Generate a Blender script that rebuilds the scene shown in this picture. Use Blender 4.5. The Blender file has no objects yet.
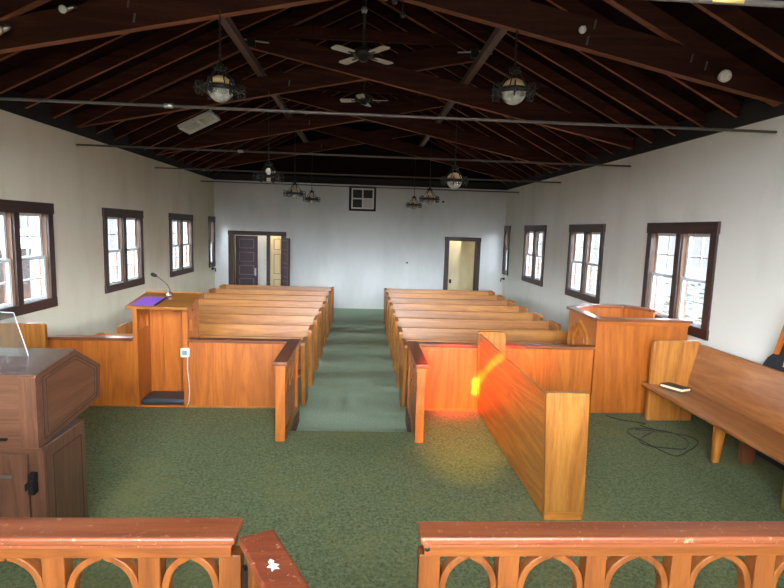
import bpy, bmesh, math, random
from mathutils import Vector, Matrix
random.seed(7)
S = bpy.context.scene
COL = S.collection
PI = math.pi

# ------------------------------------------------------------------ materials
MATS = {}
def new_mat(name):
    m = bpy.data.materials.new(name); m.use_nodes = True
    nt = m.node_tree; nt.nodes.clear()
    out = nt.nodes.new('ShaderNodeOutputMaterial')
    return m, nt, out
def N(nt, t, **kw):
    n = nt.nodes.new(t)
    for k, v in kw.items():
        if k in n.inputs: n.inputs[k].default_value = v
        else: setattr(n, k, v)
    return n
def ramp(nt, stops):
    r = nt.nodes.new('ShaderNodeValToRGB')
    e = r.color_ramp.elements
    while len(e) < len(stops): e.new(0.5)
    for el, (p, c) in zip(e, stops):
        el.position = p; el.color = (*c, 1)
    return r
def srgb(r, g, b):
    f = lambda c: (c/255/12.92) if c/255 <= .04045 else ((c/255+.055)/1.055)**2.4
    return (f(r), f(g), f(b))
def wood(name, dark, mid, light, axis='x', scale=1.0, rough=.42, vary=.25, wear=0, coat=.15, spec=.5):
    m, nt, out = new_mat(name); L = nt.links.new
    tc = N(nt, 'ShaderNodeTexCoord'); mp = N(nt, 'ShaderNodeMapping')
    st = {'x': (.09, 1, 1), 'y': (1, .09, 1), 'z': (1, 1, .09)}[axis]
    mp.inputs['Scale'].default_value = tuple(s*scale for s in st)
    oi = N(nt, 'ShaderNodeObjectInfo')
    off = N(nt, 'ShaderNodeVectorMath', operation='SCALE'); off.inputs[0].default_value = (3.1, 5.7, 7.9)
    L(oi.outputs['Random'], off.inputs['Scale'])
    add = N(nt, 'ShaderNodeVectorMath', operation='ADD')
    L(tc.outputs['Object'], add.inputs[0]); L(off.outputs[0], add.inputs[1])
    L(add.outputs[0], mp.inputs['Vector'])
    n1 = N(nt, 'ShaderNodeTexNoise', Scale=9.0, Detail=6.0, Roughness=.6, Distortion=1.6)
    n2 = N(nt, 'ShaderNodeTexNoise', Scale=70.0, Detail=3.0, Roughness=.7)
    wv = N(nt, 'ShaderNodeTexNoise', Scale=2.2, Detail=2.0, Distortion=.8)
    for n in (n1, n2, wv): L(mp.outputs[0], n.inputs['Vector'])
    mul = N(nt, 'ShaderNodeMath', operation='MULTIPLY'); mul.inputs[1].default_value = 14.0
    fr = N(nt, 'ShaderNodeMath', operation='PINGPONG'); fr.inputs[1].default_value = 1.0
    L(wv.outputs['Fac'], mul.inputs[0]); L(mul.outputs[0], fr.inputs[0])
    mx = N(nt, 'ShaderNodeMix', data_type='FLOAT'); mx.inputs[0].default_value = .30
    L(n1.outputs['Fac'], mx.inputs[2]); L(fr.outputs[0], mx.inputs[3])
    mx2 = N(nt, 'ShaderNodeMix', data_type='FLOAT'); mx2.inputs[0].default_value = .35
    L(mx.outputs[0], mx2.inputs[2]); L(n2.outputs['Fac'], mx2.inputs[3])
    r = ramp(nt, [(.2, dark), (.5, mid), (.8, light)])
    L(mx2.outputs[0], r.inputs['Fac'])
    hs = N(nt, 'ShaderNodeHueSaturation')
    mr = N(nt, 'ShaderNodeMapRange'); mr.inputs['To Min'].default_value = 1-vary; mr.inputs['To Max'].default_value = 1+vary*.7
    L(oi.outputs['Random'], mr.inputs['Value']); L(mr.outputs[0], hs.inputs['Value']); L(r.outputs[0], hs.inputs['Color'])
    col = hs.outputs[0]
    if wear:
        nw = N(nt, 'ShaderNodeTexNoise', Scale=48.0, Detail=6.0, Roughness=.75, Distortion=.4)
        L(tc.outputs['Object'], nw.inputs['Vector'])
        rw = ramp(nt, [(.60, (0, 0, 0)), (.66, (1, 1, 1))]); L(nw.outputs['Fac'], rw.inputs['Fac'])
        mw = N(nt, 'ShaderNodeMath', operation='MULTIPLY'); mw.inputs[1].default_value = wear; L(rw.outputs[0], mw.inputs[0])
        mc = N(nt, 'ShaderNodeMix', data_type='RGBA'); mc.inputs[7].default_value = (*srgb(214, 158, 120), 1)
        L(mw.outputs[0], mc.inputs[0]); L(col, mc.inputs[6]); col = mc.outputs[2]
    b = N(nt, 'ShaderNodeBsdfPrincipled', Roughness=rough)
    b.inputs['Specular IOR Level'].default_value = spec; b.inputs['Coat Weight'].default_value = coat; b.inputs['Coat Roughness'].default_value = .25
    L(col, b.inputs['Base Color'])
    bp = N(nt, 'ShaderNodeBump', Strength=.08, Distance=.01); L(n2.outputs['Fac'], bp.inputs['Height']); L(bp.outputs[0], b.inputs['Normal'])
    L(b.outputs[0], out.inputs[0]); MATS[name] = m
    return m
def plain(name, c, rough=.5, metal=0, noise=0, scale=20, bump=0):
    m, nt, out = new_mat(name); L = nt.links.new
    b = N(nt, 'ShaderNodeBsdfPrincipled', Roughness=rough, Metallic=metal)
    tc = N(nt, 'ShaderNodeTexCoord')
    n = N(nt, 'ShaderNodeTexNoise', Scale=scale, Detail=5.0, Roughness=.6); L(tc.outputs['Object'], n.inputs['Vector'])
    k0 = max(0, 1-noise); k1 = 1+noise
    r = ramp(nt, [(.3, tuple(x*k0 for x in c)), (.7, tuple(min(1, x*k1) for x in c))])
    L(n.outputs['Fac'], r.inputs['Fac']); L(r.outputs[0], b.inputs['Base Color'])
    if bump:
        bp = N(nt, 'ShaderNodeBump', Strength=bump, Distance=.01); L(n.outputs['Fac'], bp.inputs['Height']); L(bp.outputs[0], b.inputs['Normal'])
    L(b.outputs[0], out.inputs[0]); MATS[name] = m
    return m
def glass(name, tint=(1, 1, 1), refl=.07):
    m, nt, out = new_mat(name); L = nt.links.new
    t = N(nt, 'ShaderNodeBsdfTransparent', Color=(*tint, 1)); g = N(nt, 'ShaderNodeBsdfGlossy', Roughness=.03)
    lw = N(nt, 'ShaderNodeLayerWeight', Blend=.25)
    mr = N(nt, 'ShaderNodeMapRange'); mr.inputs['To Min'].default_value = refl; mr.inputs['To Max'].default_value = .6
    L(lw.outputs['Fresnel'], mr.inputs['Value'])
    mx = N(nt, 'ShaderNodeMixShader'); L(mr.outputs[0], mx.inputs[0]); L(t.outputs[0], mx.inputs[1]); L(g.outputs[0], mx.inputs[2])
    L(mx.outputs[0], out.inputs[0]); MATS[name] = m
    return m
def plaster(name, c, dirt):
    m, nt, out = new_mat(name); L = nt.links.new
    tc = N(nt, 'ShaderNodeTexCoord'); mp = N(nt, 'ShaderNodeMapping'); mp.inputs['Scale'].default_value = (1, 1, .35)
    L(tc.outputs['Object'], mp.inputs[0])
    n1 = N(nt, 'ShaderNodeTexNoise', Scale=1.3, Detail=6.0, Roughness=.62); L(mp.outputs[0], n1.inputs['Vector'])
    n2 = N(nt, 'ShaderNodeTexNoise', Scale=5.0, Detail=8.0, Roughness=.7); L(tc.outputs['Object'], n2.inputs['Vector'])
    n3 = N(nt, 'ShaderNodeTexNoise', Scale=90.0, Detail=3.0); L(tc.outputs['Object'], n3.inputs['Vector'])
    r1 = ramp(nt, [(.32, dirt), (.55, c)]); L(n1.outputs['Fac'], r1.inputs['Fac'])
    r2 = ramp(nt, [(.66, (0, 0, 0)), (.8, (1, 1, 1))]); L(n2.outputs['Fac'], r2.inputs['Fac'])
    mw = N(nt, 'ShaderNodeMath', operation='MULTIPLY'); mw.inputs[1].default_value = .35; L(r2.outputs[0], mw.inputs[0])
    mx = N(nt, 'ShaderNodeMix', data_type='RGBA'); mx.inputs[7].default_value = (*[x*.6 for x in dirt], 1)
    L(mw.outputs[0], mx.inputs[0]); L(r1.outputs[0], mx.inputs[6])
    b = N(nt, 'ShaderNodeBsdfPrincipled', Roughness=.8); L(mx.outputs[2], b.inputs['Base Color'])
    bp = N(nt, 'ShaderNodeBump', Strength=.12, Distance=.01); L(n3.outputs['Fac'], bp.inputs['Height']); L(bp.outputs[0], b.inputs['Normal'])
    L(b.outputs[0], out.inputs[0]); MATS[name] = m
    return m
def carpet(name, c0, c1, c2, ribs=0):
    m, nt, out = new_mat(name); L = nt.links.new
    tc = N(nt, 'ShaderNodeTexCoord')
    n1 = N(nt, 'ShaderNodeTexNoise', Scale=130.0, Detail=3.0, Roughness=.8); L(tc.outputs['Object'], n1.inputs['Vector'])
    n2 = N(nt, 'ShaderNodeTexNoise', Scale=.9, Detail=7.0, Roughness=.65); L(tc.outputs['Object'], n2.inputs['Vector'])
    n4 = N(nt, 'ShaderNodeTexNoise', Scale=38.0, Detail=3.0, Roughness=.7); L(tc.outputs['Object'], n4.inputs['Vector'])
    r1 = ramp(nt, [(.35, c0), (.62, c1)])
    mxa = N(nt, 'ShaderNodeMix', data_type='FLOAT'); mxa.inputs[0].default_value = .5
    L(n1.outputs['Fac'], mxa.inputs[2]); L(n4.outputs['Fac'], mxa.inputs[3]); L(mxa.outputs[0], r1.inputs['Fac'])
    r2 = ramp(nt, [(.5, (0, 0, 0)), (.72, (1, 1, 1))]); L(n2.outputs['Fac'], r2.inputs['Fac'])
    mw = N(nt, 'ShaderNodeMath', operation='MULTIPLY'); mw.inputs[1].default_value = .75; L(r2.outputs[0], mw.inputs[0])
    mx = N(nt, 'ShaderNodeMix', data_type='RGBA'); mx.inputs[7].default_value = (*c2, 1)
    L(mw.outputs[0], mx.inputs[0]); L(r1.outputs[0], mx.inputs[6]); col = mx.outputs[2]
    if ribs:
        w = N(nt, 'ShaderNodeTexWave', Scale=24.0, Distortion=.6, bands_direction='X'); L(tc.outputs['Object'], w.inputs['Vector'])
        rw = ramp(nt, [(0, (.9, .9, .9)), (1, (1.05, 1.05, 1.05))]); L(w.outputs['Fac'], rw.inputs['Fac'])
        ml = N(nt, 'ShaderNodeMix', data_type='RGBA', blend_type='MULTIPLY'); ml.inputs[0].default_value = 1
        L(col, ml.inputs[6]); L(rw.outputs[0], ml.inputs[7]); col = ml.outputs[2]
    b = N(nt, 'ShaderNodeBsdfPrincipled', Roughness=.95); b.inputs['Specular IOR Level'].default_value = .1
    L(col, b.inputs['Base Color'])
    bp = N(nt, 'ShaderNodeBump', Strength=.5, Distance=.01); L(n1.outputs['Fac'], bp.inputs['Height']); L(bp.outputs[0], b.inputs['Normal'])
    L(b.outputs[0], out.inputs[0]); MATS[name] = m
    return m

OAK = (srgb(116, 64, 20), srgb(168, 102, 36), srgb(202, 138, 60))
ORG = (srgb(128, 62, 14), srgb(170, 90, 25), srgb(194, 112, 38))
RED = (srgb(86, 44, 26), srgb(120, 66, 40), srgb(150, 90, 60))
WAL = (srgb(54, 32, 22), srgb(84, 52, 36), srgb(108, 72, 52))
DKW = (srgb(34, 18, 14), srgb(54, 30, 24), srgb(72, 44, 34))
for ax in 'xyz':
    wood('oak_'+ax, *OAK, axis=ax, scale=1.6)
    wood('orange_'+ax, *ORG, axis=ax, scale=1.5, vary=.08)
    wood('redcap_'+ax, *RED, axis=ax, scale=1.6, vary=.1, rough=.3)
    wood('walnut_'+ax, *WAL, axis=ax, scale=2.2, vary=.06, rough=.3, coat=.3)
    wood('casing_'+ax, *DKW, axis=ax, scale=1.6, vary=.1)
wood('brace_y', srgb(64, 42, 34), srgb(94, 66, 55), srgb(118, 88, 74), axis='y', scale=1.2, rough=.6, coat=0)
BEAM = (srgb(30, 13, 8), srgb(56, 27, 18), srgb(80, 43, 30))
wood('beam_x', *BEAM, axis='x', scale=1.2, rough=.7, vary=.18, coat=0, spec=.12)
wood('beam_y', *BEAM, axis='y', scale=1.2, rough=.7, vary=.18, coat=0, spec=.12)
EDGE = (srgb(96, 56, 38), srgb(140, 88, 62), srgb(168, 112, 84))  # lighter copy of the beam wood, bounce light painted onto the undersides
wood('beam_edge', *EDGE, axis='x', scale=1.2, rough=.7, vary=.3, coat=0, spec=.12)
wood('roofboard', srgb(16, 6, 3), srgb(28, 10, 6), srgb(40, 16, 9), axis='y', scale=1.4, rough=.8, vary=.1, coat=0, spec=.08)
wood('railtop', srgb(78, 36, 18), srgb(108, 54, 29), srgb(130, 72, 42), axis='x', scale=1.8, vary=.06, rough=.42, wear=.4, coat=.04, spec=.3)
wood('gatetop', srgb(74, 32, 18), srgb(104, 48, 27), srgb(126, 66, 40), axis='x', scale=1.8, vary=.06, rough=.42, wear=.55, coat=.04, spec=.3)
wood('railbody', srgb(72, 35, 11), srgb(102, 53, 18), srgb(122, 68, 27), axis='x', scale=1.8, vary=.06, rough=.45, coat=.03, spec=.25)
wood('creamdoor', srgb(196, 172, 124), srgb(214, 190, 142), srgb(226, 206, 160), axis='z', scale=.8, vary=.02)
wood('jamb', srgb(84, 54, 36), srgb(112, 76, 52), srgb(136, 96, 68), axis='z', scale=1.6, vary=.1)
plaster('plaster', srgb(222, 210, 186), srgb(210, 196, 168))
plaster('plaster_back', srgb(218, 216, 212), srgb(204, 202, 197))  # wall copies tinted apart, warm bounce and cool daylight put into their colour
plaster('plaster_right', srgb(220, 214, 202), srgb(208, 201, 187))
plaster('cream_plaster', srgb(226, 214, 180), srgb(206, 190, 152))
carpet('carpet_platform', srgb(58, 68, 42), srgb(132, 138, 98), srgb(132, 126, 80))
carpet('carpet_nave', srgb(134, 150, 122), srgb(180, 194, 164), srgb(146, 156, 122), ribs=1)
plain('riser', srgb(108, 62, 50), .8, noise=.2)
plain('darktrim', srgb(24, 17, 16), .8, noise=.2, scale=4)
plain('white_vinyl', srgb(222, 226, 228), .45, noise=.04)
plain('black_metal', srgb(30, 28, 26), .5, .6, noise=.3)
plain('bronze_metal', srgb(46, 42, 36), .45, .5, noise=.4, scale=60)
plain('grey_metal', srgb(92, 82, 75), .5, .3, noise=.15)
plain('bright_metal', srgb(190, 186, 178), .3, .8, noise=.1)
plain('white_paint', srgb(226, 222, 212), .5, noise=.05)
plain('pale_panel', srgb(206, 200, 182), .6, noise=.05)
plain('blackwood', srgb(30, 20, 18), .6, noise=.2)
plain('dark_pane', srgb(40, 42, 44), .7, noise=.1)
plain('black_fabric', srgb(28, 28, 32), .85, noise=.4, scale=60, bump=.3)
plain('teal_vinyl', srgb(50, 62, 68), .45, noise=.2)
plain('purple_paper', srgb(140, 84, 186), .55, noise=.05)
plain('paper', srgb(232, 214, 176), .8, noise=.1, scale=200)
plain('book_cover', srgb(40, 38, 40), .55, noise=.3)
plain('amber_glass', srgb(206, 174, 120), .35, noise=.1)
plain('yellow_tape', srgb(190, 156, 80), .5, noise=.1)
plain('tan_blade', srgb(176, 128, 76), .45, noise=.2, scale=12)
plain('white_blade', srgb(196, 188, 170), .45, noise=.1)
plain('ivory_plastic', srgb(224, 220, 204), .4, noise=.04)
plain('grey_face', srgb(120, 140, 146), .4, noise=.3, scale=60)
plain('black_cable', srgb(34, 34, 30), .6, noise=.2)
plain('leaf', srgb(46, 50, 18), .6, noise=.35, scale=4)
plain('bark', srgb(90, 72, 56), .9, noise=.3)
plain('grass', srgb(46, 46, 34), .9, noise=.25, scale=3)
plain('brick', srgb(62, 46, 41), .9, noise=.2, scale=8)
glass('pane_glass', (.98, .99, 1), .05)
glass('acrylic', (.86, .9, .93), .16)
# seeded-glass globe: pale, part see-through
def globe_mat():
    m, nt, out = new_mat('globe_glass'); L = nt.links.new
    tc = N(nt, 'ShaderNodeTexCoord'); n = N(nt, 'ShaderNodeTexNoise', Scale=14.0, Detail=3.0); L(tc.outputs['Object'], n.inputs['Vector'])
    b = N(nt, 'ShaderNodeBsdfPrincipled', Roughness=.12); b.inputs['Base Color'].default_value = (*srgb(214, 210, 198), 1)
    t = N(nt, 'ShaderNodeBsdfTransparent', Color=(.92, .92, .9, 1))
    r = ramp(nt, [(.35, (.3,)*3), (.65, (.85,)*3)]); L(n.outputs['Fac'], r.inputs['Fac'])
    mx = N(nt, 'ShaderNodeMixShader'); L(r.outputs[0], mx.inputs[0]); L(t.outputs[0], mx.inputs[1]); L(b.outputs[0], mx.inputs[2])
    L(mx.outputs[0], out.inputs[0]); MATS['globe_glass'] = m
globe_mat()

# ------------------------------------------------------------------ mesh helpers
class MB:
    def __init__(s): s.v = []; s.f = []; s.sm = []; s.mi = []
    def add(s, vs, fs, smooth=False, mi=0):
        o = len(s.v); s.v += [Vector(p) for p in vs]
        for f in fs: s.f.append([i+o for i in f]); s.sm.append(smooth); s.mi.append(mi)
        return s
    def box(s, x0, x1, y0, y1, z0, z1, mi=0):
        vs = [(x, y, z) for x in (x0, x1) for y in (y0, y1) for z in (z0, z1)]
        fs = [(0, 1, 3, 2), (4, 6, 7, 5), (0, 4, 5, 1), (2, 3, 7, 6), (0, 2, 6, 4), (1, 5, 7, 3)]
        return s.add(vs, fs, False, mi)
    def prism(s, poly, axis, a, b, mi=0):
        """poly: 2-D points in the two other axes (in x,y,z order); a..b along axis"""
        def P(p, t):
            return {'x': (t, p[0], p[1]), 'y': (p[0], t, p[1]), 'z': (p[0], p[1], t)}[axis]
        n = len(poly); vs = [P(p, a) for p in poly]+[P(p, b) for p in poly]
        fs = [tuple(range(n)), tuple(range(2*n-1, n-1, -1))]+[(i, (i+1) % n, n+(i+1) % n, n+i) for i in range(n)]
        return s.add(vs, fs, False, mi)
    def plate(s, outer, holes, axis, a, b, mi=0):
        cu = bpy.data.curves.new('tmp', 'CURVE'); cu.dimensions = '2D'; cu.fill_mode = 'BOTH'
        cu.extrude = abs(b-a)/2
        for pl in [outer]+holes:
            sp = cu.splines.new('POLY'); sp.points.add(len(pl)-1); sp.use_cyclic_u = True
            for p, q in zip(sp.points, pl): p.co = (q[0], q[1], 0, 1)
        ob = bpy.data.objects.new('tmp', cu); me = ob.to_mesh()
        c = (a+b)/2
        def P(p):
            return {'x': (c+p[2], p[0], p[1]), 'y': (p[0], c+p[2], p[1]), 'z': (p[0], p[1], c+p[2])}[axis]
        s.add([P(v.co) for v in me.vertices], [tuple(f.vertices) for f in me.polygons], False, mi)
        ob.to_mesh_clear(); bpy.data.objects.remove(ob); bpy.data.curves.remove(cu)
        return s
    def tube(s, pts, r, seg=8, closed=False, caps=True):
        pts = [Vector(p) for p in pts]; n = len(pts); rings = []
        up = Vector((0, 0, 1)); prev = None
        for i, p in enumerate(pts):
            a = pts[(i-1) % n] if (closed or i > 0) else p; b = pts[(i+1) % n] if (closed or i < n-1) else p
            t = (b-a).normalized()
            if prev is None:
                u = t.cross(up)
                if u.length < 1e-3: u = t.cross(Vector((1, 0, 0)))
            else: u = prev-t*prev.dot(t)
            u.normalize(); prev = u; w = t.cross(u)
            rr = r[i] if isinstance(r, (list, tuple)) else r
            rings.append([p+(u*math.cos(k*2*PI/seg)+w*math.sin(k*2*PI/seg))*rr for k in range(seg)])
        vs = [q for ring in rings for q in ring]; fs = []
        m = n if closed else n-1
        for i in range(m):
            j = (i+1) % n
            for k in range(seg): fs.append((i*seg+k, i*seg+(k+1) % seg, j*seg+(k+1) % seg, j*seg+k))
        if caps and not closed:
            fs.append(tuple(range(seg-1, -1, -1))); fs.append(tuple((n-1)*seg+k for k in range(seg)))
        return s.add(vs, fs, True)
    def lathe(s, prof, c=(0, 0, 0), seg=24):
        vs = []; fs = []; n = len(prof)
        for k in range(seg):
            a = 2*PI*k/seg
            for r, z in prof: vs.append((c[0]+r*math.cos(a), c[1]+r*math.sin(a), c[2]+z))
        for k in range(seg):
            for i in range(n-1):
                fs.append((k*n+i, ((k+1) % seg)*n+i, ((k+1) % seg)*n+i+1, k*n+i+1))
        return s.add(vs, fs, True)
    def ribbon(s, path, w, axis, a, b):
        """flat strip of width w following a 2-D path, extruded along axis"""
        L, R = [], []
        for i, p in enumerate(path):
            q0 = Vector(path[max(0, i-1)]); q1 = Vector(path[min(len(path)-1, i+1)])
            t = (q1-q0).normalized(); nrm = Vector((-t.y, t.x))
            L.append(tuple(Vector(p)+nrm*w/2)); R.append(tuple(Vector(p)-nrm*w/2))
        for i in range(len(path)-1): s.prism([L[i], L[i+1], R[i+1], R[i]], axis, a, b)
        return s
    def xf(s, M):
        s.v = [M @ p for p in s.v]; return s

def part(name, mb, mat, root=None, parent=None, bevel=0, label=None):
    """one mesh object; coordinates given in world (or root-local) space and rebased to the root's location"""
    me = bpy.data.meshes.new(name)
    o0 = Vector(root['_loc']) if root is not None and '_loc' in root else Vector((0, 0, 0))
    me.from_pydata([tuple(p-o0) for p in mb.v], [], mb.f); me.update()
    mats = mat if isinstance(mat, (list, tuple)) else [mat]
    for m in mats: me.materials.append(MATS[m])
    for p, sm, mi in zip(me.polygons, mb.sm, mb.mi): p.use_smooth = sm; p.material_index = mi
    bm = bmesh.new(); bm.from_mesh(me)
    bmesh.ops.remove_doubles(bm, verts=bm.verts, dist=1e-5)
    bmesh.ops.recalc_face_normals(bm, faces=bm.faces); bm.to_mesh(me); bm.free()
    o = bpy.data.objects.new(name, me); COL.objects.link(o)
    pr = parent if parent is not None else root
    if pr is not None: o.parent = pr
    if bevel:
        md = o.modifiers.new('Bevel', 'BEVEL'); md.width = bevel; md.segments = 2; md.limit_method = 'ANGLE'; md.angle_limit = .6
    if label: o['label'] = label
    return o
def paint_lit_undersides(o):  # gives downward faces the painted lit tone
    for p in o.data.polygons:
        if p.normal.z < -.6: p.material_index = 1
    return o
def thing(name, label, cat, loc=(0, 0, 0), group=None):
    o = bpy.data.objects.new(name, None); COL.objects.link(o); o.location = loc; o.empty_display_size = .1
    o['label'] = label; o['category'] = cat; o['_loc'] = list(loc)
    if group: o['group'] = group
    return o
def solo(name, label, cat, mb, mat, group=None, bevel=0):
    o = part(name, mb, mat, bevel=bevel); o['label'] = label; o['category'] = cat
    c = sum(mb.v, Vector())/len(mb.v); c.z = min(p.z for p in mb.v)
    o.data.transform(Matrix.Translation(-c)); o.location = c
    if group: o['group'] = group
    return o
def struct(name, mb, mat, bevel=0):
    o = part(name, mb, mat, bevel=bevel); o['kind'] = 'structure'; return o
def struct_root(name, loc=(0, 0, 0)):
    o = bpy.data.objects.new(name, None); COL.objects.link(o); o.location = loc; o['kind'] = 'structure'; o['_loc'] = list(loc); return o
def dup(root, loc, label=None, group=None):
    r = root.copy(); COL.objects.link(r); r.location = loc; r['_loc'] = list(loc)
    if label: r['label'] = label
    if group: r['group'] = group
    for ch in list(root.children):
        c = ch.copy(); COL.objects.link(c); c.parent = r
        for g in list(ch.children):
            d = g.copy(); COL.objects.link(d); d.parent = c
    return r
def rect(x0, x1, y0, y1): return [(x0, y0), (x1, y0), (x1, y1), (x0, y1)]
def arc(cx, cy, r, a0, a1, n=6):
    return [(cx+r*math.cos(math.radians(a0+(a1-a0)*i/n)), cy+r*math.sin(math.radians(a0+(a1-a0)*i/n))) for i in range(n+1)]

# ------------------------------------------------------------------ the room
XL, XR, YB, YF = -4.229, 4.104, 15.2, -1.2
CX = -.06
WT = 3.56
WINS = [(5.9, 7.40), (8.80, 10.30), (11.71, 13.24), (14.62, 15.17)]
ZT, ZB = 2.53, 1.13
def opening(y0, y1): return (y0+.10, y1-.10, ZB+.10, ZT-.12)

ridge = 3.82+.5*4.18
for name, x0, x1 in (('wall_left', XL-.22, XL), ('wall_right', XR, XR+.22)):
    mb = MB(); mb.plate(rect(YF, YB, -.1, WT+.02), [rect(*opening(a, b)) for a, b in WINS], 'x', x0, x1)
    struct(name, mb, 'plaster' if name == 'wall_left' else 'plaster_right')
D1 = (-3.72, -2.34, 0, 2.04)     # left double doorway
D2 = (2.47, 3.29, 0, 2.05)       # right doorway
VW = (-.38, .26, 2.88, 3.46)     # small interior window high on the wall
mb = MB(); mb.plate([(XL-.22, -.1), (D1[0], -.1), (D1[0], D1[3]), (D1[1], D1[3]), (D1[1], -.1), (D2[0], -.1), (D2[0], D2[3]), (D2[1], D2[3]), (D2[1], -.1), (XR+.22, -.1), (XR+.22, WT), (XL-.22, WT)],
                    [rect(*VW)], 'y', YB, YB+.16)
struct('wall_back', mb, 'plaster_back')
mb = MB(); mb.prism([(XL-.22, WT), (XR+.22, WT), (XR+.22, 3.8), (CX, ridge), (XL-.22, 3.8)], 'y', YB+.02, YB+.16)
struct('wall_gable', mb, 'roofboard')
# the chancel end, behind the photographer, with its big window
mb = MB(); mb.plate([(XL-.22, -.1), (XR+.22, -.1), (XR+.22, 3.8), (CX, ridge), (XL-.22, 3.8)], [rect(-2.2, 2.1, 1.7, 4.3)], 'y', YF-.2, YF)
struct('wall_chancel', mb, 'plaster')

mb = MB(); mb.box(XL-.2, XR+.2, YF-.2, YB+2.6, -.12, 0); struct('floor', mb, 'carpet_nave')
# raised platform with the aisle notch and the lectern / pulpit projections
PZ = .18
mb = MB(); mb.prism([(XL, 1.0), (XR, 1.0), (XR, 7.34), (2.76, 7.34), (2.76, 6.13), (.556, 6.13), (.556, 5.36), (-.722, 5.36), (-.722, 6.13), (-1.90, 6.13), (-1.90, 6.5), (-2.70, 6.5), (-2.70, 6.13), (XL, 6.13)], 'z', 0, PZ)
plat = struct('floor_platform', mb, ['carpet_platform', 'riser'])
for p in plat.data.polygons:
    if abs(p.normal.z) < .5: p.material_index = 1
mb = MB(); mb.box(XL, XR, YF, 2.2, PZ-.1, .39); struct('floor_step', mb, 'carpet_platform')
mb = MB(); mb.box(XL, XR, YF, 1.95, .3, .60); struct('floor_chancel', mb, 'carpet_platform')

# roof boards and rafters
ceil = struct_root('ceiling')
def zr(x): return 3.66+.5*(4.17-abs(x-CX))           # underside of the rafters
mb = MB()
for sgn, xw in ((-1, XL-.3), (1, XR+.3)):
    n = 22
    for i in range(n):
        xa = CX+(xw-CX)*i/n; xb = CX+(xw-CX)*(i+1)/n-sgn*.006
        za, zb = zr(xa)+.165, zr(xb)+.165
        mb.prism([(xa, za), (xb, zb), (xb, zb+.03), (xa, za+.03)], 'y', YF-.2, YB+.2)
    mb.prism([(CX, zr(CX)+.2), (xw, zr(xw)+.2), (xw, zr(xw)+.24), (CX, zr(CX)+.24)], 'y', YF-.2, YB+.2)
part('roof_boards', mb, 'roofboard', ceil)
k = 0
y = 2.31-.58*5
while y < YB-.1:
    for sgn, xw in ((-1, XL), (1, XR)):
        mb = MB(); mb.prism([(CX+sgn*.02, zr(CX)), (xw, zr(xw)), (xw, zr(xw)+.165), (CX+sgn*.02, zr(CX)+.165)], 'y', y-.022, y+.022)
        paint_lit_undersides(part('rafter', mb, ['beam_x', 'beam_edge'], ceil))
    y += .58
mb = MB(); mb.box(CX-.02, CX+.02, YF, YB, zr(CX)+.0, zr(CX)+.17); part('ridge_board', mb, 'beam_y', ceil)

for n, x0, x1 in (('trim_1', XL-.2, XL+.03), ('trim_2', XR-.03, XR+.2)):
    mb = MB(); mb.box(x0, x1, YF, YB, WT, 3.665); mb.box(x0+.02, x1-.02, YF, YB, 3.66, 3.84)
    struct(n, mb, 'darktrim')
mb = MB(); mb.box(XL, XR, YB-.03, YB+.03, WT-.005, 3.74); struct('trim_3', mb, 'darktrim')

# scissor trusses
TY = [2.31, 5.21, 8.11, 11.01, 14.0]
TN = ['overhead just in front of the photographer', 'nearest the camera, carrying the first pair of pendants', 'second from the camera, above the second pair of pendants', 'third from the camera, beyond the middle fan', 'farthest, close to the rear gable']
SL = .2065
for ty, tn in zip(TY, TN):
    t = thing('roof_truss', 'dark timber scissor truss '+tn, 'truss', (CX, ty, 3.66), 'scissor roof trusses')
    def chord(sgn, yo):
        zc = 4.52; d0 = 4.14; d1 = 1.70
        lo = lambda d: zc-SL*d if d >= 0 else zc+SL*(-d)
        pts = [(CX+sgn*d0, lo(d0)), (CX-sgn*d1, lo(-d1)), (CX-sgn*(d1-.35), lo(-(d1-.35))+.29), (CX+sgn*d0, lo(d0)+.20), ]
        pts = [(CX+sgn*d0, lo(d0)), (CX-sgn*d1, lo(-d1)), (CX-sgn*(d1+.0), lo(-d1)+.12), (CX-sgn*(d1-.38), lo(-(d1-.38))+.28), (CX+sgn*3.0, lo(3.0)+.28), (CX+sgn*d0, lo(d0)+.14)]
        mb = MB(); mb.prism(pts, 'y', ty+yo-.045, ty+yo+.045); return mb
    paint_lit_undersides(part('chord', chord(1, -.05), ['beam_x', 'beam_edge'], t, bevel=.004))
    paint_lit_undersides(part('chord', chord(-1, .045), ['beam_x', 'beam_edge'], t, bevel=.004))
    mb = MB(); mb.box(CX-1.42, CX+1.42, ty-.035, ty+.035, 5.05, 5.20); part('collar_beam', mb, 'beam_x', t)
    for sgn, xw in ((-1, XL), (1, XR)):
        mb = MB(); mb.prism([(CX+sgn*.02, zr(CX)-.02), (xw, zr(xw)-.02), (xw, zr(xw)+.16), (CX+sgn*.02, zr(CX)+.16)], 'y', ty-.045, ty+.04)
        paint_lit_undersides(part('principal_rafter', mb, ['beam_x', 'beam_edge'], t))
    for (d, dz) in ((2.12, .07), (2.18, .23), (-2.1, .09), (-2.15, .23), (1.05, .2), (3.3, .14), (3.15, .17)) if ty < 6 else ((-.1, .1), (-1.1, .12)):
        x = CX+d; zz = 4.52-SL*abs(d)+dz
        yf = ty-.095 if d > 0 else ty
        mb = MB(); mb.prism([(x-.006, zz-.04), (x+.008, zz-.04), (x+.022, zz+.04), (x+.008, zz+.04)], 'y', yf-.008, yf)
        part('strap', mb, 'grey_metal', t)
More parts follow.
